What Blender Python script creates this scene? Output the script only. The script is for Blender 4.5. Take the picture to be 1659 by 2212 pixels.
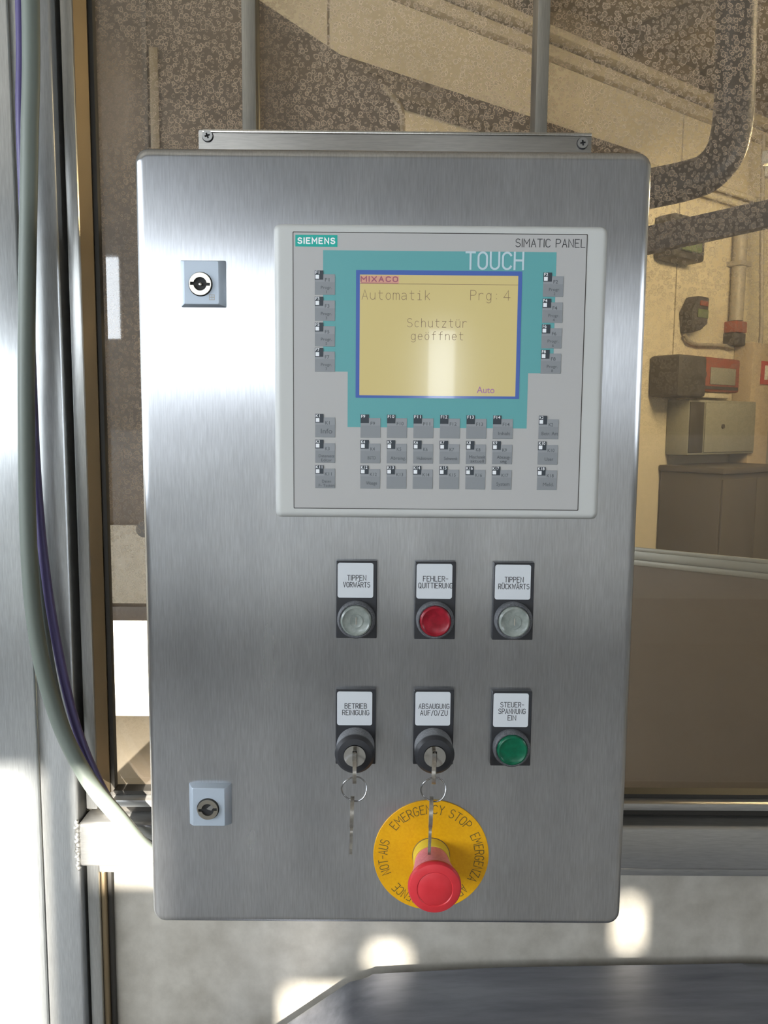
import bpy, bmesh, math, random
from mathutils import Vector, Matrix, Quaternion
random.seed(7)
for o in list(bpy.data.objects): bpy.data.objects.remove(o)
sc = bpy.context.scene
C = sc.collection

# ------------------------------------------------------------------ camera
yaw, pitch, roll = .0035, -.11, .0083
fwd = Vector((math.sin(yaw)*math.cos(pitch), math.cos(yaw)*math.cos(pitch), math.sin(pitch)))
r0 = Vector((math.cos(yaw), -math.sin(yaw), 0)); u0 = r0.cross(fwd)
rt = math.cos(roll)*r0 + math.sin(roll)*u0; up = -math.sin(roll)*r0 + math.cos(roll)*u0
cd = bpy.data.cameras.new('camera'); cam = bpy.data.objects.new('camera', cd); C.objects.link(cam)
cd.sensor_fit = 'HORIZONTAL'; cd.sensor_width = 24; cd.lens = 24*1750/1659; cd.clip_start = .02
cam.matrix_world = Matrix(((rt.x, up.x, -fwd.x, -.0071), (rt.y, up.y, -fwd.y, -.6168), (rt.z, up.z, -fwd.z, 1.4012), (0, 0, 0, 1)))
sc.camera = cam

# ------------------------------------------------------------------ world, sun, exposure
SKY = 15.0
w = bpy.data.worlds.new('world'); sc.world = w; w.use_nodes = True
bg = w.node_tree.nodes['Background']; bg.inputs[0].default_value = (.86, .93, 1.0, 1); bg.inputs[1].default_value = SKY
sun = bpy.data.lights.new('sun', 'SUN'); sun.energy = 36; sun.angle = .0093; sun.color = (1, .95, .86)
so = bpy.data.objects.new('sun', sun); C.objects.link(so); so.location = (-2, -9, 5)
so.rotation_euler = Vector((.12, 1, -.27)).to_track_quat('-Z', 'Y').to_euler()
sc.view_settings.view_transform = 'Standard'; sc.view_settings.look = 'None'
sc.view_settings.exposure = 0.0; sc.view_settings.gamma = 1; sc.view_settings.use_curve_mapping = False
cy = sc.cycles
cy.max_bounces = 10; cy.diffuse_bounces = 5; cy.glossy_bounces = 5; cy.transparent_max_bounces = 16
cy.sample_clamp_indirect = 6; cy.caustics_reflective = False; cy.caustics_refractive = False

# ------------------------------------------------------------------ materials
def lin(c): return tuple(((v/255+.055)/1.055)**2.4 if v > 10 else v/255/12.92 for v in c)
def px(r, g, b, k=1.0): return tuple(min(.9, v*k) for v in lin((r, g, b))) + (1,)
MATS = {}
def mat(name, col, rough=.5, metal=0.0, emit=None, es=0, spec=.5, aniso=0, tangent=None, coat=0):
    m = bpy.data.materials.new(name); m.use_nodes = True
    b = m.node_tree.nodes['Principled BSDF']
    b.inputs['Base Color'].default_value = tuple(col[:3]) + (1,)
    b.inputs['Roughness'].default_value = rough; b.inputs['Metallic'].default_value = metal
    b.inputs['Specular IOR Level'].default_value = spec
    b.inputs['Coat Weight'].default_value = coat
    if emit: b.inputs['Emission Color'].default_value = tuple(emit[:3]) + (1,); b.inputs['Emission Strength'].default_value = es
    if aniso:
        b.inputs['Anisotropic'].default_value = aniso
        n = m.node_tree.nodes.new('ShaderNodeCombineXYZ')
        for i in range(3): n.inputs[i].default_value = tangent[i]
        m.node_tree.links.new(n.outputs[0], b.inputs['Tangent'])
    MATS[name] = m
    return m
class NT:
    def __init__(s, m): s.t = m.node_tree; s.b = s.t.nodes.get('Principled BSDF')
    def n(s, kind, **kw):
        x = s.t.nodes.new('ShaderNode'+kind)
        for k, v in kw.items(): setattr(x, k, v)
        return x
    def l(s, a, b): s.t.links.new(a, b)
    def val(s, sock, v): 
        if hasattr(v, 'links') or isinstance(v, bpy.types.NodeSocket): s.l(v, sock)
        else: sock.default_value = v
    def math(s, op, a, b=0.0, clamp=False):
        x = s.n('Math', operation=op, use_clamp=clamp); s.val(x.inputs[0], a); s.val(x.inputs[1], b); return x.outputs[0]
    def coords(s, scale=(1, 1, 1), out='Object'):
        tc = s.n('TexCoord'); mp = s.n('Mapping'); mp.inputs['Scale'].default_value = scale
        s.l(tc.outputs[out], mp.inputs[0]); return mp.outputs[0]
    def geo(s, scale=(1, 1, 1)):
        g = s.n('NewGeometry'); mp = s.n('Mapping'); mp.inputs['Scale'].default_value = scale
        s.l(g.outputs['Position'], mp.inputs[0]); return mp.outputs[0]
    def noise(s, vec, scale, detail=4, rough=.55):
        x = s.n('TexNoise'); s.l(vec, x.inputs['Vector']); x.inputs['Scale'].default_value = scale
        x.inputs['Detail'].default_value = detail; x.inputs['Roughness'].default_value = rough; return x.outputs['Fac']
    def rng(s, v, a, b, c, d):
        x = s.n('MapRange'); s.l(v, x.inputs[0])
        for i, k in enumerate((a, b, c, d)): x.inputs[i+1].default_value = k
        return x.outputs[0]
    def ramp(s, v, pts):
        x = s.n('ValToRGB'); s.l(v, x.inputs[0]); e = x.color_ramp.elements
        while len(e) < len(pts): e.new(.5)
        for i, (p, c) in enumerate(pts): e[i].position = p; e[i].color = tuple(c[:3]) + (1,)
        return x.outputs[0]
    def bump(s, h, strength, dist):
        x = s.n('Bump'); x.inputs['Strength'].default_value = strength; x.inputs['Distance'].default_value = dist
        s.l(h, x.inputs['Height']); s.l(x.outputs[0], s.b.inputs['Normal'])

def brushed(name, c0, c1, au, av, grain='z', metal=1.0, streak=.12):
    """brushed metal: reflections spread by au across the grain and av along it"""
    m = bpy.data.materials.new(name); m.use_nodes = True; t = NT(m); t.t.nodes.remove(t.b); MATS[name] = m
    fine = t.noise(t.geo((900, 900, 60) if grain == 'z' else (60, 900, 900)), 1, 2, .6)
    big = t.noise(t.geo((9, 9, 2.0) if grain == 'z' else (2.0, 9, 9)), 1.7, 3, .5)
    blot = t.noise(t.geo(), 30, 3, .5)
    mixv = t.math('ADD', t.math('MULTIPLY', big, .84), t.math('MULTIPLY', blot, .16))
    col = t.ramp(mixv, [(.18, c0), (.80, c1)])
    sc_ = t.n('VectorMath', operation='SCALE'); t.l(col, sc_.inputs[0]); t.l(t.rng(fine, .3, .7, 1-streak, 1+streak*.6), sc_.inputs['Scale'])
    gl = t.n('BsdfAnisotropic', distribution='BECKMANN'); t.l(sc_.outputs[0], gl.inputs['Color'])
    gl.inputs['Anisotropy'].default_value = math.sqrt(av/au)-1
    t.l(t.rng(mixv, .1, .9, (au*av)**.25*1.08, (au*av)**.25*.94), gl.inputs['Roughness'])
    tg = t.n('CombineXYZ'); tg.inputs[0 if grain == 'z' else 2].default_value = 1; t.l(tg.outputs[0], gl.inputs['Tangent'])
    df = t.n('BsdfDiffuse'); t.l(sc_.outputs[0], df.inputs[0])
    mx = t.n('MixShader'); mx.inputs[0].default_value = metal; t.l(df.outputs[0], mx.inputs[1]); t.l(gl.outputs[0], mx.inputs[2])
    t.l(mx.outputs[0], t.t.nodes['Material Output'].inputs[0]); return m
def mottled(name, c0, c1, scale, rough=.6, metal=0, stretch=(1, 1, 1), bump=0, lo=.35, hi=.65, spec=.4):
    m = mat(name, c0, rough, metal, spec=spec); t = NT(m)
    f = t.noise(t.geo(stretch), scale, 6, .62)
    t.l(t.ramp(f, [(lo, c0), (hi, c1)]), t.b.inputs['Base Color'])
    if bump: t.bump(f, bump, .002)
    return m

brushed('cabinet_steel', (.42, .43, .45), (.72, .73, .75), .20, .030, 'z', .96)
brushed('cabinet_edge', (.60, .58, .54), (.66, .64, .60), .12, .05, 'z', .95)
brushed('frame_steel', (.50, .50, .48), (.66, .66, .64), .18, .05, 'z', .85)
brushed('bar_steel', (.36, .36, .34), (.50, .49, .46), .16, .05, 'z', .9)
brushed('post_steel', (.52, .53, .53), (.72, .73, .72), .20, .035, 'z', .55)
brushed('cover_steel', (.56, .58, .59), (.72, .74, .74), .20, .035, 'z', .72)
brushed('rail_steel', (.48, .47, .45), (.60, .59, .56), .16, .06, 'x', .72)
brushed('bracket_steel', (.32, .31, .285), (.50, .48, .45), .18, .06, 'x', .9)
mottled('lower_sheet', (.46, .425, .36), (.66, .62, .545), 26, .32, .35, (1, 1, 1), 0, .3, .7)
mottled('bin_metal', (.11, .115, .135), (.22, .225, .25), 9, .52, .3, (.5, 4, 9), 0, .3, .7)
mat('chrome', (.72, .71, .68), .16, 1); mat('screw_metal', (.50, .50, .49), .3, 1)
mat('lock_zinc', (.42, .48, .55), .42, .25); mat('lock_brass', (.46, .43, .37), .28, 1)
mat('black_hole', (.012, .012, .013), .7); mat('seal_rubber', (.03, .026, .02), .6)
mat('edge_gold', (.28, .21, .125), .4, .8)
mat('black_plastic', (.022, .023, .027), .38); mottled('collar_worn', (.13, .135, .145), (.26, .265, .28), 900, .6); mottled('black_worn', (.05, .052, .058), (.13, .135, .145), 900, .55)
mat('panel_bezel', px(184, 185, 182, .96), .42); mat('panel_foil', px(166, 165, 163, 1.02), .38)
mat('foil_line', (.03, .025, .022), .5); mat('teal_print', px(88, 152, 153, 1.0), .4)
mat('logo_teal', px(10, 150, 138, 1.1), .4); mat('print_white', (.8, .82, .83), .5); mat('touch_grey', px(168, 184, 190, 1.15), .45)
mat('print_black', (.03, .032, .036), .5); mat('key_grey', px(122, 125, 128, 1.1), .34); mat('key_legend', px(78, 82, 86, 1.0), .5)
mat('key_band', px(130, 133, 136, 1.1), .34)
mat('tag_black', (.028, .036, .045), .45); mat('led_window', (.74, .76, .78), .35)
mat('lcd_yellow', px(190, 176, 124, .45), .13, emit=lin((200, 184, 124)), es=.55, coat=.3)
mat('lcd_blue', px(76, 102, 170, .6), .13, emit=lin((76, 102, 172)), es=.3, coat=.3)
mat('lcd_text', px(128, 104, 84, .4), .3, emit=lin((130, 108, 84)), es=.42)
mat('lcd_purple', px(150, 104, 150, .5), .3, emit=lin((150, 100, 150)), es=.5)
mat('lcd_pink', px(196, 150, 130, .5), .3, emit=lin((190, 140, 120)), es=.55); mat('lcd_mauve', px(150, 84, 100, .5), .3, emit=lin((140, 80, 105)), es=.5)
mat('label_white', px(194, 198, 202, .98), .45); mat('engraving', (.03, .032, .035), .6); mat('disc_print', (.10, .08, .02), .6)
mottled('lens_clear', px(112, 120, 116, .85), px(150, 156, 150, .85), 160, .22, 0, (1, 1, 1), 0, .3, .7, .5)
mottled('lens_red', px(124, 12, 28, .85), px(152, 22, 42, .85), 160, .28); mottled('lens_green', px(0, 82, 56, .82), px(0, 106, 74, .82), 160, .28)
mottled('estop_yellow', px(222, 162, 0, .95), px(230, 172, 4, .95), 500, .5); mat('collar_yellow', px(200, 178, 60, 1.15), .45)
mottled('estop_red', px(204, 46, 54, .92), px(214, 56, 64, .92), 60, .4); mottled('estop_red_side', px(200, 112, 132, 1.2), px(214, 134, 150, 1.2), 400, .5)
mottled('key_metal', (.30, .28, .25), (.46, .43, .38), 300, .3, .8); mat('ring_wire', (.35, .35, .36), .25, 1)
mat('cable_grey', px(112, 120, 112, .95), .5); mat('cable_purple', px(80, 70, 120, .9), .45)
mottled('weld', (.42, .41, .38), (.62, .61, .58), 300, .42, .8, (1, 1, 1), .6)
# background
mottled('floor_concrete', (.19, .187, .18), (.27, .265, .255), 2.2, .5); mat('ceiling_paint', (.33, .29, .23), .8)
mottled('hall_wall', (.25, .255, .26), (.30, .305, .31), 1.4, .7); mat('dado_paint', (.62, .64, .65), .6)
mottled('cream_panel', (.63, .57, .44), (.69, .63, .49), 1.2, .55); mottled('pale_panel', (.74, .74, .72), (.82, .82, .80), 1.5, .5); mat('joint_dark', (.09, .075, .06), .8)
mat('trim_cream', (.55, .49, .38), .6); mat('beam_brown', (.20, .165, .125), .7)
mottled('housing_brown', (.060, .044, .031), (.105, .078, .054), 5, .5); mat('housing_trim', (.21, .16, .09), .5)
mat('hose_black', (.030, .029, .032), .42); mat('beam_dark', (.075, .062, .055), .5); mottled('guard_brown', (.17, .135, .10), (.20, .16, .12), 3, .45)
mat('guard_rail', (.36, .36, .32), .45, .3); mottled('table_sheet', (.36, .32, .26), (.44, .39, .32), 3, .45)
mat('pipe_cream', (.60, .55, .43), .5); mat('conduit_grey', (.34, .31, .26), .5); mat('device_grey', (.26, .26, .22), .55); mat('device_dark', (.05, .048, .045), .5)
mat('device_red', (.26, .07, .04), .5); mat('device_green', (.12, .16, .08), .5); mat('sign_red', (.40, .05, .04), .5); mat('sign_white', (.7, .68, .62), .5)
mat('desk_dark', (.075, .066, .058), .5); mat('curtain_strip', (.26, .24, .21), .4); mat('column_beige', (.44, .36, .26), .6)
mat('tube_light', (.9, .9, .9), .5, emit=(1, .80, .46), es=270); mat('lamp_body', (.6, .58, .52), .5)
mat('window_frame', (.5, .5, .5), .5); mat('orange_reflect', (.35, .19, .07), .5)
# tinted guard glass with dried water marks
def guard_glass():
    m = bpy.data.materials.new('spotted_glass'); m.use_nodes = True; t = NT(m)
    t.t.nodes.remove(t.b); out = t.t.nodes['Material Output']
    g = t.n('NewGeometry'); sep = t.n('SeparateXYZ'); t.l(g.outputs['Position'], sep.inputs[0])
    cmb = t.n('CombineXYZ'); t.l(sep.outputs['X'], cmb.inputs[0]); t.l(sep.outputs['Z'], cmb.inputs[1])
    wob = t.n('TexNoise', noise_dimensions='2D'); t.l(cmb.outputs[0], wob.inputs['Vector']); wob.inputs['Scale'].default_value = 420
    add = t.n('VectorMath', operation='MULTIPLY_ADD'); t.l(wob.outputs['Color'], add.inputs[0]); add.inputs[1].default_value = (.0020,)*3; t.l(cmb.outputs[0], add.inputs[2])
    def rings(scale, width, keep):
        v = t.n('TexVoronoi', voronoi_dimensions='2D'); t.l(add.outputs[0], v.inputs['Vector']); v.inputs['Scale'].default_value = scale
        cs = t.n('SeparateColor'); t.l(v.outputs['Color'], cs.inputs[0])
        rad = t.math('ADD', t.math('MULTIPLY', cs.outputs[0], .26), .14)
        d = t.math('ABSOLUTE', t.math('SUBTRACT', v.outputs['Distance'], rad))
        ring = t.rng(d, width, width*.35, 0, 1)
        fill = t.math('MULTIPLY', t.math('LESS_THAN', v.outputs['Distance'], rad), .30)
        return t.math('MULTIPLY', t.math('MAXIMUM', ring, fill), t.math('LESS_THAN', cs.outputs[1], keep))
    r = t.math('MAXIMUM', rings(150, .10, .8), t.math('MULTIPLY', rings(235, .13, .85), .8))
    speck = t.n('TexNoise', noise_dimensions='2D'); t.l(cmb.outputs[0], speck.inputs['Vector']); speck.inputs['Scale'].default_value = 700
    cloud = t.n('TexNoise', noise_dimensions='2D'); t.l(cmb.outputs[0], cloud.inputs['Vector']); cloud.inputs['Scale'].default_value = 5; cloud.inputs['Detail'].default_value = 3
    dens = t.math('MULTIPLY', t.rng(t.math('SUBTRACT', sep.outputs['Z'], t.rng(sep.outputs['X'], -.15, .25, 0, .30)), 1.05, 1.40, .06, 1), t.rng(cloud.outputs['Fac'], .30, .52, .65, 1))
    dust = t.math('ADD', t.math('MULTIPLY', t.math('ADD', t.math('MULTIPLY', r, .50), t.math('MULTIPLY', speck.outputs['Fac'], .08)), dens), .092)
    # wiped patch
    wp = t.n('VectorMath', operation='SUBTRACT'); t.l(cmb.outputs[0], wp.inputs[0]); wp.inputs[1].default_value = (-.285, 1.715, 0)
    ws = t.n('VectorMath', operation='MULTIPLY'); t.l(wp.outputs[0], ws.inputs[0]); ws.inputs[1].default_value = (24, 13, 0)
    ln = t.n('VectorMath', operation='LENGTH'); t.l(ws.outputs[0], ln.inputs[0])
    smear = t.rng(ln.outputs['Value'], 1.0, .45, 0, 1)
    dust = t.math('ADD', t.math('MULTIPLY', dust, t.math('SUBTRACT', 1, t.math('MULTIPLY', smear, .8))), t.math('MULTIPLY', smear, .38), True)
    tr = t.n('BsdfTransparent'); tr.inputs[0].default_value = (.93, .90, .84, 1)
    df = t.n('BsdfDiffuse'); df.inputs[0].default_value = (.62, .49, .36, 1)
    tl = t.n('BsdfTranslucent'); tl.inputs[0].default_value = (.62, .49, .36, 1)
    m0 = t.n('MixShader'); m0.inputs[0].default_value = .35; t.l(df.outputs[0], m0.inputs[1]); t.l(tl.outputs[0], m0.inputs[2])
    m1 = t.n('MixShader'); t.l(dust, m1.inputs[0]); t.l(tr.outputs[0], m1.inputs[1]); t.l(m0.outputs[0], m1.inputs[2])
    gl = t.n('BsdfGlossy'); gl.inputs['Roughness'].default_value = .02
    fr = t.n('Fresnel'); fr.inputs[0].default_value = 1.5
    m2 = t.n('MixShader'); t.l(t.math('MULTIPLY', fr.outputs[0], 1.7), m2.inputs[0]); t.l(m1.outputs[0], m2.inputs[1]); t.l(gl.outputs[0], m2.inputs[2])
    t.l(m2.outputs[0], out.inputs[0]); MATS[m.name] = m
    m = bpy.data.materials.new('clear_glass'); m.use_nodes = True; t = NT(m); t.t.nodes.remove(t.b)
    tr = t.n('BsdfTransparent'); tr.inputs[0].default_value = (.97, .96, .94, 1); t.l(tr.outputs[0], t.t.nodes['Material Output'].inputs[0]); MATS[m.name] = m
guard_glass()

# ------------------------------------------------------------------ object helpers
ORG = {}
def props(o, label=None, cat=None, group=None, kind=None):
    for k, v in (('label', label), ('category', cat), ('group', group), ('kind', kind)):
        if v: o[k] = v
    return o
def thing(name, label, cat, loc, rotz=0, group=None, local=False, kind=None):
    o = bpy.data.objects.new(name, None); C.objects.link(o); o.empty_display_size = .05
    o.location = loc; o.rotation_euler = (0, 0, rotz)
    ORG[o.name] = Vector((0, 0, 0)) if local else Vector(loc)
    return props(o, label, cat, group, kind)
def link(name, me, m, parent=None, loc=None, rotz=0, shift=True):
    """one mesh object; children are written in their thing's frame of reference"""
    for x in (m if isinstance(m, (list, tuple)) else [m]): me.materials.append(MATS[x])
    o = bpy.data.objects.new(name, me); C.objects.link(o)
    if parent:
        o.parent = parent; O = ORG[parent.name]; ORG[o.name] = O
        if O.length: me.transform(Matrix.Translation(-O))
    elif loc is not None:
        o.location = loc; o.rotation_euler = (0, 0, rotz); ORG[o.name] = Vector((0, 0, 0))
    else:
        xs = [v.co for v in me.vertices]
        O = Vector(((min(v.x for v in xs)+max(v.x for v in xs))/2, (min(v.y for v in xs)+max(v.y for v in xs))/2, min(v.z for v in xs)))
        me.transform(Matrix.Translation(-O)); o.location = O; ORG[o.name] = O
    return o
def tomesh(bm, smooth=None):
    bmesh.ops.recalc_face_normals(bm, faces=bm.faces)
    me = bpy.data.meshes.new('mesh'); bm.to_mesh(me); bm.free()
    if smooth:
        for p in me.polygons: p.use_smooth = True
        me.set_sharp_from_angle(angle=math.radians(smooth))
    return me
def boxm(b, bev=0, seg=2, bm=None):
    x0, x1, y0, y1, z0, z1 = b; own = bm is None
    bm = bm or bmesh.new()
    vs = [bm.verts.new((x, y, z)) for x in (x0, x1) for y in (y0, y1) for z in (z0, z1)]
    fs = [bm.faces.new([vs[i] for i in f]) for f in ((0, 1, 3, 2), (4, 6, 7, 5), (0, 4, 5, 1), (2, 3, 7, 6), (0, 2, 6, 4), (1, 5, 7, 3))]
    if bev: bmesh.ops.bevel(bm, geom=list({e for f in fs for e in f.edges}), offset=bev, segments=seg, affect='EDGES', profile=.5)
    return tomesh(bm, 40 if bev else None) if own else bm
def box(name, b, m, parent=None, bev=0, seg=2, **k): return link(name, boxm(b, bev, seg), m, parent, **k)
def prismm(poly, y0, y1, bev=0, seg=2):
    bm = bmesh.new(); a = [bm.verts.new((x, y0, z)) for x, z in poly]; b = [bm.verts.new((x, y1, z)) for x, z in poly]
    n = len(poly); bm.faces.new(a); bm.faces.new(b[::-1])
    for i in range(n): bm.faces.new((a[i], b[i], b[(i+1) % n], a[(i+1) % n]))
    if bev: bmesh.ops.bevel(bm, geom=list(bm.edges), offset=bev, segments=seg, affect='EDGES', profile=.5)
    return tomesh(bm, 40 if bev else None)
def lathem(prof, cx, cz, seg=48, cap0=True, cap1=True):
    """prof: (radius, y) pairs, axis along y"""
    bm = bmesh.new(); rings = []
    for r, y in prof:
        if r < 1e-6: rings.append([bm.verts.new((cx, y, cz))])
        else: rings.append([bm.verts.new((cx+r*math.cos(2*math.pi*i/seg), y, cz+r*math.sin(2*math.pi*i/seg))) for i in range(seg)])
    for a, b in zip(rings, rings[1:]):
        for i in range(seg):
            j = (i+1) % seg
            if len(a) == 1: bm.faces.new((a[0], b[i], b[j]))
            elif len(b) == 1: bm.faces.new((a[i], a[j], b[0]))
            else: bm.faces.new((a[i], a[j], b[j], b[i]))
    if cap0 and len(rings[0]) > 1: bm.faces.new(rings[0])
    if cap1 and len(rings[-1]) > 1: bm.faces.new(rings[-1])
    return tomesh(bm, 35)
def lathe(name, prof, cx, cz, m, parent=None, seg=48, **k): return link(name, lathem(prof, cx, cz, seg), m, parent, **k)
def rrect(x0, x1, z0, z1, r, n=6):
    pts = []
    for cx, cz, a0 in ((x1-r, z0+r, -90), (x1-r, z1-r, 0), (x0+r, z1-r, 90), (x0+r, z0+r, 180)):
        for i in range(n+1):
            a = math.radians(a0+90*i/n); pts.append((cx+r*math.cos(a), cz+r*math.sin(a)))
    return pts
def circ(cx, cz, r, n=40): return [(cx+r*math.cos(2*math.pi*i/n), cz+r*math.sin(2*math.pi*i/n)) for i in range(n)]
def loftm(loops, cap0=True, cap1=True, smooth=35):
    """loops: list of (list of (x,z), y)"""
    bm = bmesh.new(); R = [[bm.verts.new((x, y, z)) for x, z in L] for L, y in loops]; n = len(R[0])
    for a, b in zip(R, R[1:]):
        for i in range(n): bm.faces.new((a[i], a[(i+1) % n], b[(i+1) % n], b[i]))
    if cap0: bm.faces.new(R[0])
    if cap1: bm.faces.new(R[-1])
    return tomesh(bm, smooth)
def curve2mesh(cu):
    o = bpy.data.objects.new('tmp', cu); C.objects.link(o); bpy.context.view_layer.update()
    me = bpy.data.meshes.new_from_object(o.evaluated_get(bpy.context.evaluated_depsgraph_get()))
    bpy.data.objects.remove(o); bpy.data.curves.remove(cu); me.materials.clear(); return me
def platem(loops, y0, y1):
    """flat plate with holes: loops of (x,z), y0 (front) .. y1"""
    cu = bpy.data.curves.new('c', 'CURVE'); cu.dimensions = '2D'; cu.fill_mode = 'BOTH'; cu.extrude = abs(y1-y0)/2
    for L in loops:
        s = cu.splines.new('POLY'); s.points.add(len(L)-1); s.use_cyclic_u = True
        for p, (x, z) in zip(s.points, L): p.co = (x, z, 0, 1)
    me = curve2mesh(cu)
    me.transform(Matrix(((1, 0, 0, 0), (0, 0, -1, (y0+y1)/2), (0, 1, 0, 0), (0, 0, 0, 1)))); return me
def plate(name, loops, y0, y1, m, parent=None, **k): return link(name, platem(loops, y0, y1), m, parent, **k)
def smoothpts(P, n=8):
    P = [Vector(p) for p in P]; Q = [P[0]*2-P[1]] + P + [P[-1]*2-P[-2]]; out = []
    for i in range(1, len(Q)-2):
        a, b, c, d = Q[i-1:i+3]
        for k in range(n):
            t = k/n; out.append(.5*((2*b)+(c-a)*t+(2*a-5*b+4*c-d)*t*t+(3*b-a-3*c+d)*t**3))
    return out+[P[-1]]
def tubem(P, r, seg=14, n=8, closed=False, rf=None):
    pts = [Vector(p) for p in P] if n == 0 else smoothpts(P, n)
    bm = bmesh.new(); R = []; N = len(pts); t0 = None; nv = None
    for i, p in enumerate(pts):
        t = (pts[(i+1) % N]-pts[i-1]) if closed else (pts[min(i+1, N-1)]-pts[max(i-1, 0)])
        t.normalize()
        if nv is None: nv = t.orthogonal().normalized()
        else: nv = (t0.rotation_difference(t) @ nv); nv = (nv-t*nv.dot(t)).normalized()
        t0 = t; b = t.cross(nv); rr = r*(rf(i) if rf else 1)
        R.append([bm.verts.new(p+rr*(math.cos(2*math.pi*k/seg)*nv+math.sin(2*math.pi*k/seg)*b)) for k in range(seg)])
    for i in range(N if closed else N-1):
        a, b = R[i], R[(i+1) % N]
        for k in range(seg): bm.faces.new((a[k], a[(k+1) % seg], b[(k+1) % seg], b[k]))
    if not closed: bm.faces.new(R[0]); bm.faces.new(R[-1])
    return tomesh(bm, 60)
def tube(name, P, r, m, parent=None, seg=14, n=8, **k): return link(name, tubem(P, r, seg, n), m, parent, **k)
def textm(s, thin=0.0):
    cu = bpy.data.curves.new('t', 'FONT'); cu.body = s; cu.size = 1; cu.offset = thin; cu.resolution_u = 3
    me = curve2mesh(cu); return me
def bounds(me):
    xs = [v.co.x for v in me.vertices]; ys = [v.co.y for v in me.vertices]; return min(xs), max(xs), min(ys), max(ys)
CAP = bounds(textm('H'))[3]
def text(name, s, x, z, y, cap, m, parent, width=None, align='c', thin=0.0, rot=0, **k):
    """flat lettering facing -y. z is the baseline, cap the capital height; width squeezes it to fit"""
    me = textm(s, thin); a, b, _, _ = bounds(me); k0 = cap/CAP
    sx = width/(b-a) if width else k0
    ox = {'c': -(a+b)/2, 'l': -a, 'r': -b}[align]
    M = Matrix.Translation((x, y, z)) @ Matrix.Rotation(rot, 4, 'Y') @ Matrix(((sx, 0, 0, sx*ox), (0, 0, -1, 0), (0, k0, 0, 0), (0, 0, 0, 1)))
    me.transform(M); return link(name, me, m, parent, **k)
# ------------------------------------------------------------------ single-stroke lettering (engraved labels, disc, display)
def _a(cx, cy, rx, ry, a0, a1, n=7): return [(cx+rx*math.cos(math.radians(a0+(a1-a0)*i/n)), cy+ry*math.sin(math.radians(a0+(a1-a0)*i/n))) for i in range(n+1)]
_O = _a(.3, .72, .3, .28, 0, 180, 10)+_a(.3, .28, .3, .28, 180, 360, 10)+[(.6, .72)]
_o = _a(.25, .35, .25, .35, 0, 360, 16)
_S = _a(.29, .755, .27, .245, 30, 180, 8)+_a(.29, .755, .27, .235, 180, 270, 5)+_a(.29, .26, .30, .26, 90, 0, 5)+_a(.29, .26, .30, .26, 0, -155, 8)
_n = _a(.25, .42, .25, .28, 180, 0, 8)
_A = [[(0, 0), (.3, 1), (.6, 0)], [(.11, .34), (.49, .34)]]
_U = [[(0, 1)]+_a(.3, .28, .3, .28, 180, 360, 10)+[(.6, 1)]]
_u = [[(0, .7)]+_a(.25, .27, .25, .27, 180, 360, 8)+[(.5, .7)], [(.5, .7), (.5, 0)]]
def _dots(x0, x1, y): return [[(x0, y), (x0, y+.07)], [(x1, y), (x1, y+.07)]]
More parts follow.
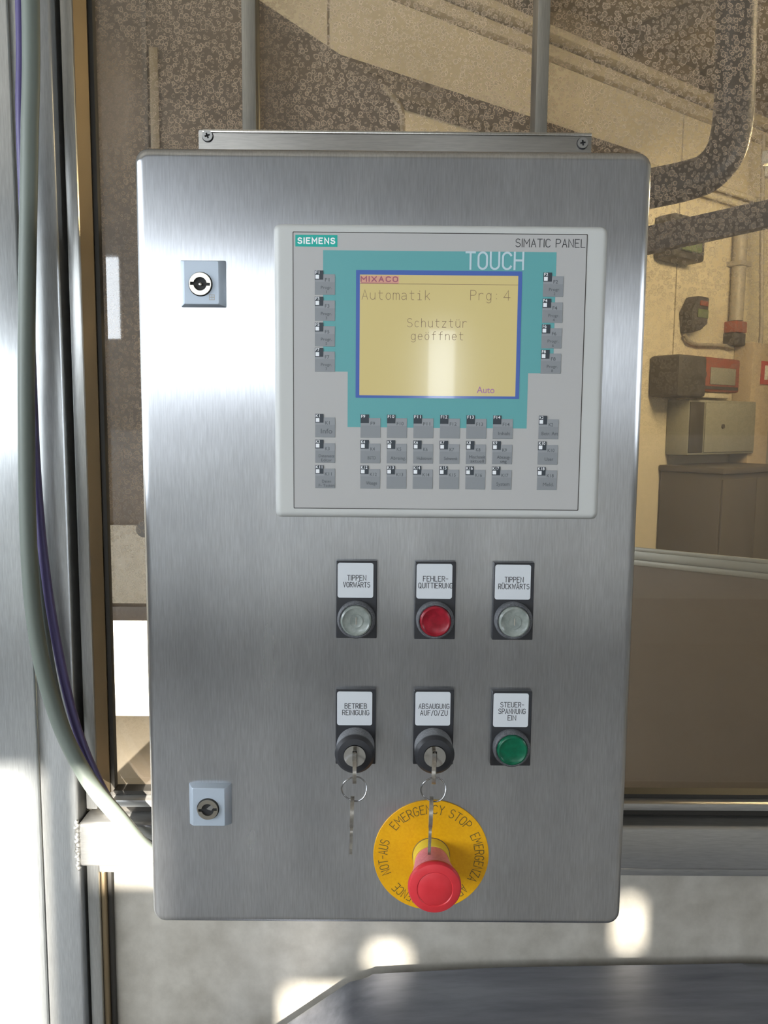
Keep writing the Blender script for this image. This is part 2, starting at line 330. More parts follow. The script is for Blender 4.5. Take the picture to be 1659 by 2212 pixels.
GL = {'A': _A, 'Ä': _A+_dots(.13, .47, 1.13), 'B': [[(0, 0), (0, 1), (.34, 1)]+_a(.34, .77, .2, .23, 90, -90)+[(0, .54)], [(.34, .54)]+_a(.34, .27, .26, .27, 90, -90)+[(0, 0)]],
 'C': [_a(.3, .72, .3, .28, 25, 180, 8)+_a(.3, .28, .3, .28, 180, 335, 8)], 'D': [[(0, 0), (0, 1), (.25, 1)]+_a(.25, .65, .35, .35, 90, 0)+_a(.25, .35, .35, .35, 0, -90)+[(0, 0)]],
 'E': [[(.55, 1), (0, 1), (0, 0), (.55, 0)], [(0, .53), (.42, .53)]], 'F': [[(.55, 1), (0, 1), (0, 0)], [(0, .53), (.42, .53)]],
 'G': [_a(.3, .72, .3, .28, 25, 180, 8)+_a(.3, .28, .3, .28, 180, 360, 8)+[(.6, .46), (.34, .46)]], 'H': [[(0, 0), (0, 1)], [(.6, 0), (.6, 1)], [(0, .53), (.6, .53)]],
 'I': [[(0, 0), (0, 1)]], 'K': [[(0, 0), (0, 1)], [(.56, 1), (0, .38)], [(.19, .59), (.58, 0)]], 'L': [[(0, 1), (0, 0), (.52, 0)]], 'M': [[(0, 0), (0, 1), (.36, .4), (.72, 1), (.72, 0)]],
 'N': [[(0, 0), (0, 1), (.6, 0), (.6, 1)]], 'O': [_O], '0': [_O], 'P': [[(0, 0), (0, 1), (.33, 1)]+_a(.33, .74, .26, .26, 90, -90)+[(0, .48)]],
 'Q': [_O, [(.36, .24), (.66, -.06)]], 'R': [[(0, 0), (0, 1), (.33, 1)]+_a(.33, .75, .25, .25, 90, -90)+[(0, .5)], [(.3, .5), (.58, 0)]], 'S': [_S],
 'T': [[(0, 1), (.6, 1)], [(.3, 1), (.3, 0)]], 'U': _U, 'Ü': _U+_dots(.13, .47, 1.13), 'V': [[(0, 1), (.3, 0), (.6, 1)]], 'W': [[(0, 1), (.2, 0), (.42, .8), (.64, 0), (.84, 1)]],
 'X': [[(0, 0), (.6, 1)], [(0, 1), (.6, 0)]], 'Y': [[(0, 1), (.3, .5), (.6, 1)], [(.3, .5), (.3, 0)]], 'Z': [[(0, 1), (.58, 1), (0, 0), (.58, 0)]],
 '/': [[(0, -.05), (.42, 1.05)]], '-': [[(0, .5), (.42, .5)]], "'": [[(0, 1), (0, .78)]], ':': [[(0, .12), (0, .18)], [(0, .58), (0, .64)]], '4': [[(.42, 0), (.42, 1), (0, .28), (.58, .28)]],
 'a': [[(.04, .62)]+_a(.25, .48, .24, .22, 120, 0, 6)+[(.5, 0)], [(.5, .40)]+_a(.23, .2, .23, .2, 90, 270, 8)+[(.5, .14)]], 'c': [_a(.25, .35, .25, .35, 45, 315, 12)],
 'e': [[(0, .37), (.5, .37)]+_a(.25, .35, .25, .35, 5, 315, 14)], 'f': [_a(.38, .78, .2, .22, 70, 180, 6)+[(.18, 0)], [(0, .66), (.44, .66)]],
 'g': [_o, [(.5, .7), (.5, -.08)]+_a(.25, -.08, .25, .2, 0, -150, 8)], 'h': [[(0, 1), (0, 0)], _n+[(.5, 0)]], 'i': [[(.0, .66), (.2, .66), (.2, 0)], [(0, 0), (.4, 0)], [(.2, .88), (.2, .95)]],
 'k': [[(0, 1), (0, 0)], [(.44, .7), (0, .26)], [(.14, .4), (.47, 0)]], 'm': [[(0, .7), (0, 0)], _a(.15, .5, .15, .2, 180, 0, 6)+[(.3, 0)], _a(.45, .5, .15, .2, 180, 0, 6)+[(.6, 0)]],
 'n': [[(0, .7), (0, 0)], _n+[(.5, 0)]], 'o': [_o], 'ö': [_o]+_dots(.12, .38, .85), 'r': [[(0, .7), (0, 0)], _a(.28, .42, .28, .28, 180, 50, 6)], 't': [[(.16, .95)]+_a(.36, .2, .2, .2, 180, 290, 6), [(0, .68), (.45, .68)]],
 'u': _u, 'ü': _u+_dots(.12, .38, .85), 'z': [[(0, .68), (.46, .68), (0, 0), (.46, 0)]]}
def gwidth(ch):
    X = [p[0] for L in GL[ch] for p in L]; return max(X)
def stroke(bm, ch, fn, sx, sy, w_):
    """add one character as mitred ribbons; fn maps metric (u, v) to 3-D"""
    for k, L in enumerate(GL[ch]):
        P = []
        for x, y in L:
            p = Vector((x*sx, y*sy))
            if not P or (p-P[-1]).length > 1e-6: P.append(p)
        closed = len(P) > 3 and (P[0]-P[-1]).length < 1e-6
        if closed: P.pop()
        n = len(P); D = [(P[(i+1) % n]-P[i]).normalized() for i in range(n if closed else n-1)]
        if not closed: P[0] = P[0]-D[0]*w_*.45; P[-1] = P[-1]+D[-1]*w_*.45
        rows = []
        for i in range(n):
            a = D[i-1] if (i > 0 or closed) else D[0]; b = D[i] if i < len(D) else D[-1]
            na = Vector((-a.y, a.x)); nb = Vector((-b.y, b.x)); m = na+nb
            m = (m/max(m.length, .1)).normalized(); q = m*(w_/2)*min(2.4, 1/max(.3, m.dot(nb)))
            r = []
            for v in (P[i]-q, P[i]+q):
                c = Vector(fn(v.x, v.y)); c.y -= k*6e-6; r.append(bm.verts.new(c))
            rows.append(r)
        for i in range(n if closed else n-1):
            a, b = rows[i], rows[(i+1) % n]; bm.faces.new((a[0], b[0], b[1], a[1]))
def strokes(name, s, xc, z, y, cap, width, w_, m, parent, gap=.26):
    bm = bmesh.new(); tot = sum((gwidth(c) if c != ' ' else .3) for c in s)+gap*(len(s)-1); sx = width/tot; u = xc-width/2
    for c in s:
        if c != ' ': stroke(bm, c, lambda a, b, u=u: (u+a, y, z+b), sx, cap, w_)
        u += ((gwidth(c) if c != ' ' else .3)+gap)*sx
    me = bpy.data.meshes.new('strokes'); bm.to_mesh(me); bm.free(); return link(name, me, m, parent)
def mono(name, s, x0, x1, z, y, cap, m, parent, w_=.00035):
    """evenly spaced characters, as on the display"""
    bm = bmesh.new(); p = (x1-x0)/len(s)
    for i, c in enumerate(s):
        if c == ' ': continue
        sx = p*.72/.6 if c not in 'mM' else p*.78/gwidth(c); u = x0+(i+.5)*p-gwidth(c)*sx/2
        stroke(bm, c, lambda a, b, u=u: (u+a, y, z+b), sx, cap, w_)
    me = bpy.data.meshes.new('strokes'); bm.to_mesh(me); bm.free(); return link(name, me, m, parent)

# ------------------------------------------------------------------ the hall
def wallgrid(axis, at, th, u0, u1, z0, z1, holes):
    us = sorted({u0, u1, *[h[0] for h in holes], *[h[1] for h in holes]}); zs = sorted({z0, z1, *[h[2] for h in holes], *[h[3] for h in holes]})
    bm = bmesh.new()
    for a, b in zip(us, us[1:]):
        for c, d in zip(zs, zs[1:]):
            um, zm = (a+b)/2, (c+d)/2
            if any(h[0] < um < h[1] and h[2] < zm < h[3] for h in holes): continue
            boxm((a, b, min(at, at+th), max(at, at+th), c, d) if axis == 'y' else (min(at, at+th), max(at, at+th), a, b, c, d), bm=bm)
    return tomesh(bm)
WPx, WPy = 1.1, 3.8; WA = math.atan2(.59, .81); cw, sw = math.cos(WA), math.sin(WA)
def wpt(s, d=0, z=0): return Vector((WPx+s*cw+d*sw, WPy+s*sw-d*cw, z))
XL, XR, YF = -3.0, 3.6, -4.0
S0 = (XL-WPx)/cw; S1 = (XR-WPx)/cw; CEIL = 3.42
pl = wpt(S0); pr = wpt(S1)
def floorm(z0, z1):
    bm = bmesh.new(); P = [(XL, YF), (XR, YF), (pr.x, pr.y), (pl.x, pl.y)]
    a = [bm.verts.new((x, y, z0)) for x, y in P]; b = [bm.verts.new((x, y, z1)) for x, y in P]
    bm.faces.new(a); bm.faces.new(b)
    for i in range(4): bm.faces.new((a[i], a[(i+1) % 4], b[(i+1) % 4], b[i]))
    return tomesh(bm)
def struct(o): o['kind'] = 'structure'; return o
struct(link('floor', floorm(-.1, 0), 'floor_concrete')); struct(link('ceiling', floorm(CEIL, CEIL+.1), 'ceiling_paint'))
FRONT = [(-2.85, -1.92, 1.73, 2.18), (-1.76, -1.62, 1.90, 2.40), (-1.45, -.872, 1.73, 2.18), (-.826, -.66, 2.04, 2.18), (-.62, -.538, 1.80, 1.921),  # wide panes, then narrow slots added to aim sun at rail and bin
         (-.525, -.485, 1.935, 1.972), (-.250, -.226, 1.962, 2.03), (.25, .40, 1.38, 1.92)]  # two small slots added to throw sun glints on the lower sheet
LEFT = [(-3.1, -.7, 1.2, 2.7)]; RIGHT = [(-2.7, -1.5, 1.4, 2.2)]  # opening in the right wall added to brighten the post
struct(link('wall_front', wallgrid('y', YF, -.05, XL, XR, 0, CEIL, FRONT), 'hall_wall'))
struct(box('trim_2', (XL+.01, XR-.01, YF+.0005, YF+.02, .30, 1.34), 'dado_paint', None, .003))  # pale board added behind the camera so the steel reflects brighter
struct(link('wall_left', wallgrid('x', XL, -.05, YF, pl.y, 0, CEIL, LEFT), 'hall_wall'))
struct(link('wall_right', wallgrid('x', XR, .05, YF, pr.y, 0, CEIL, RIGHT), 'hall_wall'))
def window(n, axis, at, h, sg=1):
    w_ = thing('window_%d' % n, None, None, (((h[0]+h[1])/2, at, h[2]) if axis == 'y' else (at, (h[0]+h[1])/2, h[2])), kind='structure')
    t = .012; a, b, c, d = h
    for (p, q, r_, s_) in ((a-t, a, c-t, d+t), (b, b+t, c-t, d+t), (a, b, c-t, c), (a, b, d, d+t)):
        box('window_frame', (p, q, at, at+.012, r_, s_) if axis == 'y' else (min(at, at+sg*.012), max(at, at+sg*.012), p, q, r_, s_), 'window_frame', w_)
    L = bpy.data.lights.new('daylight_portal', 'AREA'); L.shape = 'RECTANGLE'; L.size = b-a; L.size_y = d-c; L.cycles.is_portal = True
    lo = bpy.data.objects.new('daylight_portal', L); C.objects.link(lo)
    if axis == 'y': lo.location = ((a+b)/2, at-.03, (c+d)/2); lo.rotation_euler = (math.radians(90), 0, 0)
    else: lo.location = (at-sg*.03, (a+b)/2, (c+d)/2); lo.rotation_euler = (math.radians(90), 0, math.radians(-90*sg))
for i, h in enumerate(FRONT): window(i+1, 'y', YF, h)
window(len(FRONT)+1, 'x', XL, LEFT[0]); window(len(FRONT)+2, 'x', XR, RIGHT[0], -1)
# far wall of cream sheet panels with dark joints (local frame: x along wall, y into wall)
wb = thing('wall_back', None, None, wpt(0), WA, local=True, kind='structure')
box('backing', (S0, S1, .02, .10, 0, CEIL), 'joint_dark', wb)
ed = [S0, -4.05, -2.85, -1.65, -.45, .755, 1.955, 3.0, S1]
for a, b in zip(ed, ed[1:]):
    if b-a < .05: continue
    lo_ = 1.12 if a == -2.85 else 0
    box('wall_panel', (a+.006, b-.006, 0, .0195, lo_, 3.17), 'cream_panel', wb)
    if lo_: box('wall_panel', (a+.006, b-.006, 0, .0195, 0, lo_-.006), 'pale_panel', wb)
tr = thing('trim_1', None, None, wpt(0), WA, local=True, kind='structure')
box('cornice_board', (S0+.15, S1-.15, -.05, 0, 3.17, 3.225), 'trim_cream', tr, .006); box('cornice_ledge', (S0+.15, S1-.15, -.11, 0, 3.236, 3.275), 'trim_cream', tr, .008)
box('cornice_fill', (S0+.15, S1-.15, -.03, 0, 3.275, CEIL), 'beam_brown', tr)
for i, s in enumerate((-.55, .15, .85, 1.55, 2.25)):
    b_ = box('ceiling_beam', (s-.045, s+.045, -4.2, -.12, 3.30, CEIL), 'beam_brown', None, .006, loc=wpt(0), rotz=WA); props(b_, kind='structure')

# ------------------------------------------------------------------ machine frame
mf = thing('machine_gantry', 'brushed steel machine frame of square posts and welded cross rail', 'machine frame', (-.375, .16, 0))
box('post', (-.366, -.3255, .2, .26, 0, 2.2), 'post_steel', mf, .0025, 3)
box('cover_sheet', (-.52, -.3635, .194, .1995, 0, 2.2), 'cover_steel', mf, .001)
box('post', (.66, .70, .2, .26, 0, 2.2), 'post_steel', mf, .0025, 3)
box('cross_rail', (-.325, .66, .198, .24, .929, .978), 'rail_steel', mf, .004, 3)
box('cross_rail', (-.325, .66, .18, .24, 2.12, 2.2), 'rail_steel', mf, .004, 3)
rnd = [random.uniform(.75, 1.25) for _ in range(400)]
link('weld_bead', tubem([(-.3262+.0010*math.sin(i*1.9), .1990, .926+i*.0016) for i in range(35)], .0026, 8, 1, rf=lambda i: rnd[i]*(1.15 if i % 2 else .85)), 'weld', mf)
# upper guard window
gw = thing('guard_window', 'tall spotted glass guard window behind the control cabinet', 'window', (.167, .225, .99))
def glass(name, b, parent):
    me = boxm(b); me.materials.clear()
    o = link(name, me, ['spotted_glass', 'clear_glass'], parent)
    for p in me.polygons: p.material_index = 0 if p.normal.y < -.9 else 1
    return o
glass('glass_pane', (-.297, .635, .238, .243, .9995, 2.108), gw)
box('stile', (-.3195, -.3075, .209, .236, .988, 2.115), 'frame_steel', gw, .0015); box('stile', (.642, .655, .209, .236, .988, 2.115), 'frame_steel', gw, .0015)
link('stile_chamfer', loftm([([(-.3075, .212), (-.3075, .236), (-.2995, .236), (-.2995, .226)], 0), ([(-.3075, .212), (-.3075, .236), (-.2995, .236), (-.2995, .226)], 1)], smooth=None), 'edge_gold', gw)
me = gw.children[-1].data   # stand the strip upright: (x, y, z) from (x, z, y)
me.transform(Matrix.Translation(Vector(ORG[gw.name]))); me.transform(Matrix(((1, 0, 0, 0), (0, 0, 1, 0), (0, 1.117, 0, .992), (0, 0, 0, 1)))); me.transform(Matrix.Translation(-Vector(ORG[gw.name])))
box('gap_seal', (-.3252, -.3196, .225, .236, .9795, 2.115), 'seal_rubber', gw)  # dark strip standing in for the shade in the gap beside the post
box('seal', (-.2995, -.2945, .228, .2379, .992, 2.112), 'seal_rubber', gw, .001)
box('bottom_rail', (-.3075, .642, .209, .236, .9905, .9985), 'rail_steel', gw, .0015); box('seal', (-.2945, .640, .222, .2379, .9988, 1.003), 'seal_rubber', gw)
box('bottom_lip', (-.3075, .642, .222, .240, .9795, .9900), 'seal_rubber', gw)
# lower guard panel
lp = thing('lower_guard_panel', 'dusty grey sheet panel below the cross rail', 'panel', (.167, .23, .0))
box('sheet', (-.2985, .64, .226, .232, .02, .9148), 'lower_sheet', lp)
box('stile', (-.3215, -.309, .209, .236, .02, .9278), 'frame_steel', lp, .0015); box('stile', (.644, .656, .209, .236, .02, .9278), 'frame_steel', lp, .0015)
box('gap_seal', (-.3252, -.3216, .225, .236, .02, .9278), 'seal_rubber', lp)
box('top_rail', (-.309, .644, .211, .236, .9155, .9278), 'rail_steel', lp, .0015)
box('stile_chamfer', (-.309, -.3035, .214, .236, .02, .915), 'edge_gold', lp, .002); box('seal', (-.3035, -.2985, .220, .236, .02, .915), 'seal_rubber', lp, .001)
# mounting bars and plate
for x0, x1, lab in ((-.145, -.1315, 'slim steel bar rising above the cabinet on its lock side'), (.1395, .1515, 'slim steel bar rising above the cabinet on its touch panel side')):
    props(box('mounting_bar', (x0, x1, .2075, .2365, 1.004, 2.1185), 'bar_steel', None, .001), lab, 'bar', 'bars carrying the cabinet')
mp = thing('mounting_plate', 'flat steel mounting plate with a screw at each end behind the cabinet top', 'plate', (.0035, .204, 1.56))
plate('plate', [rrect(-.1864, .1936, 1.56, 1.6805, .0015, 2)], .2015, .2070, 'bracket_steel', mp)
box('folded_edge', (-.182, .1934, .1995, .2014, 1.6778, 1.6806), 'cabinet_edge', mp, .0005)
def cross(cx, cz, a, b, rot):
    P = [(a, b), (b, b), (b, a), (-b, a), (-b, b), (-a, b), (-a, -b), (-b, -b), (-b, -a), (b, -a), (b, -b), (a, -b)]
    c, s = math.cos(rot), math.sin(rot); return [(cx+x*c-z*s, cz+x*s+z*c) for x, z in P]
for cx, cz, rot in ((-.1775, 1.6745, .35), (.1848, 1.6712, .15)):
    h = plate('screw', [circ(cx, cz, .0050, 28), cross(cx, cz, .0026, .0008, rot)], .1988, .2014, 'screw_metal', mp)
    lathe('screw_recess', [(.0032, .2012), (.0032, .2008)], cx, cz, 'black_hole', h, 20)
    lathe('screw_seat', [(.0056, .2014), (.0056, .2010)], cx, cz, 'black_hole', h, 28)

# ------------------------------------------------------------------ control cabinet
cb = thing('control_cabinet', 'brushed stainless steel control cabinet mounted on the glass', 'cabinet', (0, .1, .996))
X0, X1, Z0, Z1 = -.19, .19, .996, 1.60
def rl(i, r): return rrect(X0+i, X1-i, Z0+i, Z1-i, max(.001, r-i), 8)
link('body', loftm([(rl(.004, .009), .2005), (rl(.004, .009), .0262)]), 'cabinet_steel', cb)
loops = [(rl(0, .0105), .026), (rl(0, .0105), .0062)] + [(rl(.006*(1-math.cos(a)), .0105), .006-.006*math.sin(a)) for a in [math.radians(15*k) for k in range(1, 6)]] + [(rl(.0060, .0105), 0.0), (rl(.0072, .0105), 0.0)]
door = link('door', loftm(loops), 'cabinet_steel', cb)
link('door_lip', loftm([(rl(-.0008, .0108), .0245), (rl(-.0008, .0108), .0205)]), 'cabinet_edge', cb)
def keyhole(cx, cz, r, wl, wr, rot, h=.0011):
    P = []; 
    a = math.asin(h/r)
    for k in range(13): t = a+(math.pi-2*a)*k/12; P.append((r*math.cos(t), r*math.sin(t)))
    P += [(-wl, h), (-wl, -h)]
    for k in range(13): t = math.pi+a+(math.pi-2*a)*k/12; P.append((r*math.cos(t), r*math.sin(t)))
    P += [(wr, -h), (wr, h)]
    c, s = math.cos(rot), math.sin(rot); return [(cx+x*c-z*s, cz+x*s+z*c) for x, z in P]
for cx, cz, bx, bz, rot, lab in ((-.1403, 1.5022, -.1410, 1.5010, -.05, 'zinc lock plate with chrome slotted barrel near the touch panel'), (-.1412, 1.0985, -.1418, 1.0972, .06, 'zinc lock plate with empty slotted barrel near the cabinet foot')):
    hw, hh = .0168, .0170
    def sq(i, j): return rrect(cx-hw+i, cx+hw-i, cz-hh+j, cz+hh-j, .0008, 2)
    lk = link('lock', loftm([(sq(0, 0), 0), (sq(.0003, .0002), -.0015), (sq(.0040, .0014), -.0068), (sq(.0044, .0018), -.0071)], smooth=25), 'lock_zinc', cb); lk['label'] = lab
    lathe('barrel_seat', [(.0090, -.0070), (.0086, -.00725)], bx, bz, 'black_hole', lk, 40)
    plate('barrel', [circ(bx, bz, .0081, 48), keyhole(bx, bz, .0049, .0073, .0073, rot)], -.0090, -.00726, 'lock_brass', lk)
    lathe('barrel_well', [(.0079, -.00728), (.0079, -.0074)], bx, bz, 'black_hole', lk, 32)
    if cz > 1.3: lathe('lock_pin', [(.0011, -.0074), (.0011, -.0086), (.0006, -.0089)], bx+.0001, bz-.0002, 'chrome', lk, 16)
    else: link('lock_bit', prismm([(bx-.001, bz+.0005), (bx+.0032, bz+.0042), (bx+.0046, bz+.0018), (bx+.0028, bz-.0008)], -.0084, -.00741), 'screw_metal', lk)
text('maker_mark', '⊞', -.1328, 1.4895, -.00715, .0042, 'conduit_grey', cb.children[3] if False else [o for o in cb.children if o.name.startswith('lock')][0], thin=0)

# ------------------------------------------------------------------ operator panel
op = thing('operator_panel', 'light grey operator panel with yellow touch display and membrane keys', 'control panel', (.035, -.004, 1.3293))
def bl(i, r=.004): return rrect(-.0873+i, .1575-i, 1.3292+i, 1.5450-i, max(.0008, r-i), 4)
bez = link('bezel', loftm([(bl(0), 0), (bl(0), -.0030)] + [(bl(.0045*(1-math.cos(a)), .006), -.0030-.0060*math.sin(a)) for a in [math.radians(15*k) for k in range(1, 6)]] + [(bl(.0046, .006), -.0090), (bl(.0058, .006), -.0090)]), 'panel_bezel', op)
L = (-.0731, .1416, 1.3363, 1.5386)
plate('foil_edge', [rrect(*L, .0004, 1), rrect(L[0]+.0005, L[1]-.0005, L[2]+.0005, L[3]-.0005, .0003, 1)], -.0092, -.0090, 'foil_line', op)
plate('front_foil', [rrect(L[0]+.0006, L[1]-.0006, L[2]+.0006, L[3]-.0006, .0003, 1)], -.00925, -.0090, 'panel_foil', op)
teal = plate('teal_field', [[(-.0509, 1.5256), (.1193, 1.5256), (.1193, 1.4384), (.1009, 1.4384), (.1009, 1.3976), (-.0327, 1.3976), (-.0327, 1.4384), (-.0509, 1.4384)]], -.00932, -.00925, 'teal_print', op)
FY = -.0094
lg = plate('logo_plate', [rrect(-.0711, -.0405, 1.5280, 1.5363, .0001, 1)], -.00932, -.00925, 'logo_teal', op)
strokes('logo_text', 'SIEMENS', -.0558, 1.5303, FY, .0038, .0266, .00088, 'print_white', lg, .38)
strokes('product_text', 'SIMATIC PANEL', .1146, 1.5292, FY, .0056, .0505, .00050, 'print_black', op, .24)
strokes('touch_text', 'TOUCH', .0743, 1.5133, FY-.00005, .0117, .0415, .00145, 'touch_grey', op, .26)
ds = plate('display', [rrect(-.0240, .0918, 1.4212, 1.5085, .0002, 1)], -.00945, -.00925, 'lcd_yellow', op)
plate('display_border', [rrect(-.0268, .0946, 1.4194, 1.5118, .0003, 1), rrect(-.0240, .0918, 1.4212, 1.5085, .0002, 1)], -.00946, -.00925, 'lcd_blue', op)
TY = -.0095
mk = plate('header_mark', [rrect(-.0236, .0046, 1.5022, 1.5078, .0001, 1)], -.00949, -.00945, 'lcd_pink', op)
strokes('header_text', 'MIXACO', -.0098, 1.5037, TY-.0001, .0033, .0266, .0008, 'lcd_mauve', ds, .38)
box('header_underline', (-.0232, .0038, TY-.0001, TY, 1.5025, 1.5028), 'lcd_mauve', ds)
box('header_line', (-.0240, .0918, TY, TY+.0001, 1.50195, 1.50225), 'lcd_text', ds)
mono('mode_text', 'Automatik', -.0232, .0285, 1.4908, TY, .0068, 'lcd_text', ds)
mono('program_text', 'Prg:', .0563, .0790, 1.4910, TY, .0070, 'lcd_text', ds); mono('program_number', '4', .0805, .0872, 1.4910, TY, .0070, 'lcd_text', ds)
mono('message_text', 'Schutztür', .0103, .0558, 1.4712, TY, .0062, 'lcd_text', ds); mono('message_text', 'geöffnet', .0130, .0533, 1.4620, TY, .0060, 'lcd_text', ds)
text('status_text', 'Auto', .0697, 1.4235, TY, .0047, 'lcd_purple', ds, .0131, thin=.004)
KW, KH = .01485, .0147
keymesh = prismm([(0, 0), (KW, 0), (KW, -KH), (0, -KH)], -.0003, 0, .00008, 1); keymesh.materials.append(MATS['key_grey'])
tagmesh = prismm([(0, .0026), (.0062, .0026), (.0062, -.0039), (0, -.0039)], -.0001, 0); tagmesh.materials.append(MATS['tag_black'])
ledmesh = prismm([(.0005, -.0005), (.0032, -.0005), (.0032, -.0033), (.0005, -.0033)], -.00006, 0); ledmesh.materials.append(MATS['led_window'])
bandmesh = prismm([(.0062, -.0001), (KW-.0001, -.0001), (KW-.0001, -.0056), (.0002, -.0056), (.0002, -.0039), (.0062, -.0039)], -.00005, 0); bandmesh.materials.append(MATS['key_band'])
def inst(name, me, parent, x, y, z):
    o = bpy.data.objects.new(name, me); C.objects.link(o); o.parent = parent
    base = Vector((x, y, z))-ORG[op.name]
    o.location = base if parent is op else (0, y+.00940, 0); ORG[o.name] = ORG[op.name]; return o
def key(code, x, z, legend=None, led=True, cap=.0023):
    k = inst('key', keymesh, op, x, -.00925, z)
    ORG[k.name] = Vector((x, -.00925, z))
    for nm, me, dy in (('key_band', bandmesh, -.0003), ('key_tag', tagmesh, -.00036)) + ((('key_lamp', ledmesh, -.00047),) if led else ()):
        o = bpy.data.objects.new(nm, me); C.objects.link(o); o.parent = k; o.location = (0, dy, 0)
    text('tag_text', code, x+.0005, z+.0001, -.00925-.0005, .0022, 'print_white', k, align='l', thin=.006, width=.0029 if len(code) == 2 else .0048)
    text('key_code', code, x+.0091 if len(code) == 2 else x+.0098, z-.0052, -.00925-.0004, .0024, 'key_legend', k, thin=.008, width=.0033 if len(code) == 2 else .0051)
    if legend:
        ls = legend.split('\n'); zz = z-.0118 if len(ls) == 1 else z-.0105
        for i, s in enumerate(ls):
            text('key_legend', s, x+.0085, zz-.0031*i, -.00925-.0004, cap if len(s) > 1 else .0020, 'key_legend', k, thin=.0, width=min(.0122, .00135*len(s)*cap/.0023+.0006) if len(s) > 2 else None)
for i, z in enumerate((1.5085, 1.4898, 1.4713, 1.4529)):
    key('F%d' % (2*i+1), -.0570, z, 'Progr.\n%d' % (2*i+1), cap=.0021); key('F%d' % (2*i+2), .1101, z, 'Progr.\n%d' % (2*i+2), cap=.0021)
for i in range(6): key('F%d' % (9+i), -.0230+.01974*i, 1.4045, 'Inhalt' if i == 5 else None, led=False)
for i, s in enumerate(('BSTD', 'Abreing.', 'Hubstrom', 'Schwenk', 'Mischzeit\naktuell', 'Absaug-\nung')): key('K%d' % (4+i), -.0230+.01974*i, 1.3855, s)
for i, s in enumerate(('Waage', None, None, None, None, 'System')): key('K%d' % (12+i), -.0230+.01974*i, 1.3665, s, cap=.0026)
for n, z, s, c in ((1, 1.4046, 'Info', .0034), (3, 1.3855, 'Datensatz\nEditor', .0021), (11, 1.3665, 'Daten\nF- Tasten', .0021)): key('K%d' % n, -.0568, z, s, cap=c)
for n, z, s in ((2, 1.4046, 'Betr. Art'), (10, 1.3855, 'User'), (18, 1.3665, 'Meld.')): key('K%d' % n, .1098, z, s, cap=.0025)

# ------------------------------------------------------------------ push buttons and key switches
def legend_holder(t, cx, zt, lines, widths):
    x0, x1, z0 = cx-.0157, cx+.0157, zt-.0606
    link('holder', loftm([(rrect(x0, x1, z0, zt, .0006, 2), 0), (rrect(x0, x1, z0, zt, .0006, 2), -.0042), (rrect(x0+.0006, x1-.0006, z0+.0006, zt-.0006, .0006, 2), -.0049)], smooth=30), 'black_plastic', t)
    lb = plate('label_insert', [rrect(cx-.0145, cx+.0129, zt-.0286, zt-.0015, .0018, 5)], -.0053, -.0049, 'label_white', t)
    n = len(lines); z = zt-.0015-.0095-.0040 if n == 2 else zt-.0015-.0071-.0040
    for i, (s, wd) in enumerate(zip(lines, widths)):
        strokes('label_text', s, cx+.0001, z-.0053*i, -.0054, .0039, wd, .00048, 'engraving', lb)
def ring_profile(): return [(.0146, -.0049), (.0146, -.0085), (.0141, -.0105), (.0131, -.0115), (.0122, -.0113), (.0120, -.0095)]
def push(cx, zt, cz, lines, widths, lens, label):
    t = thing('push_button', label, 'push button', (cx, 0, zt-.0606)); legend_holder(t, cx, zt, lines, widths)
    lathe('bezel_ring', ring_profile(), cx, cz, 'black_worn', t, 56)
    ln = lathe('lens', [(.0119, -.0095), (.0119, -.0124), (.0113, -.0136), (.0104, -.0140), (.0098, -.0137), (.0086, -.0131), (.004, -.0128), (0, -.0128)], cx, cz, lens, t, 56)
    if lens == 'lens_clear':
        lathe('lens_ring', [(.0054, -.0129), (.0054, -.01315), (.0050, -.0132), (.0046, -.0130)], cx, cz, 'lens_clear', ln, 40)
        box('lens_mark', (cx-.0003, cx+.0003, -.0133, -.0129, cz-.0026, cz+.0030), 'conduit_grey', ln)
push(-.0256, 1.2958, 1.2507, ('TIPPEN', 'VORWÄRTS'), (.0142, .0203), 'lens_clear', 'clear push button under the label TIPPEN VORWÄRTS')
push(.0349, 1.2955, 1.2507, ('FEHLER-', 'QUITTIERUNG'), (.0189, .0260), 'lens_red', 'flat red push button under the label FEHLER-QUITTIERUNG')
push(.0951, 1.2953, 1.2508, ('TIPPEN', 'RÜCKWÄRTS'), (.0142, .0235), 'lens_clear', 'clear push button under the label TIPPEN RÜCKWÄRTS')
push(.0962, 1.1938, 1.1490, ('STEUER-', 'SPANNUNG', 'EIN'), (.0181, .0209, .0062), 'lens_green', 'green push button under the label STEUERSPANNUNG EIN')
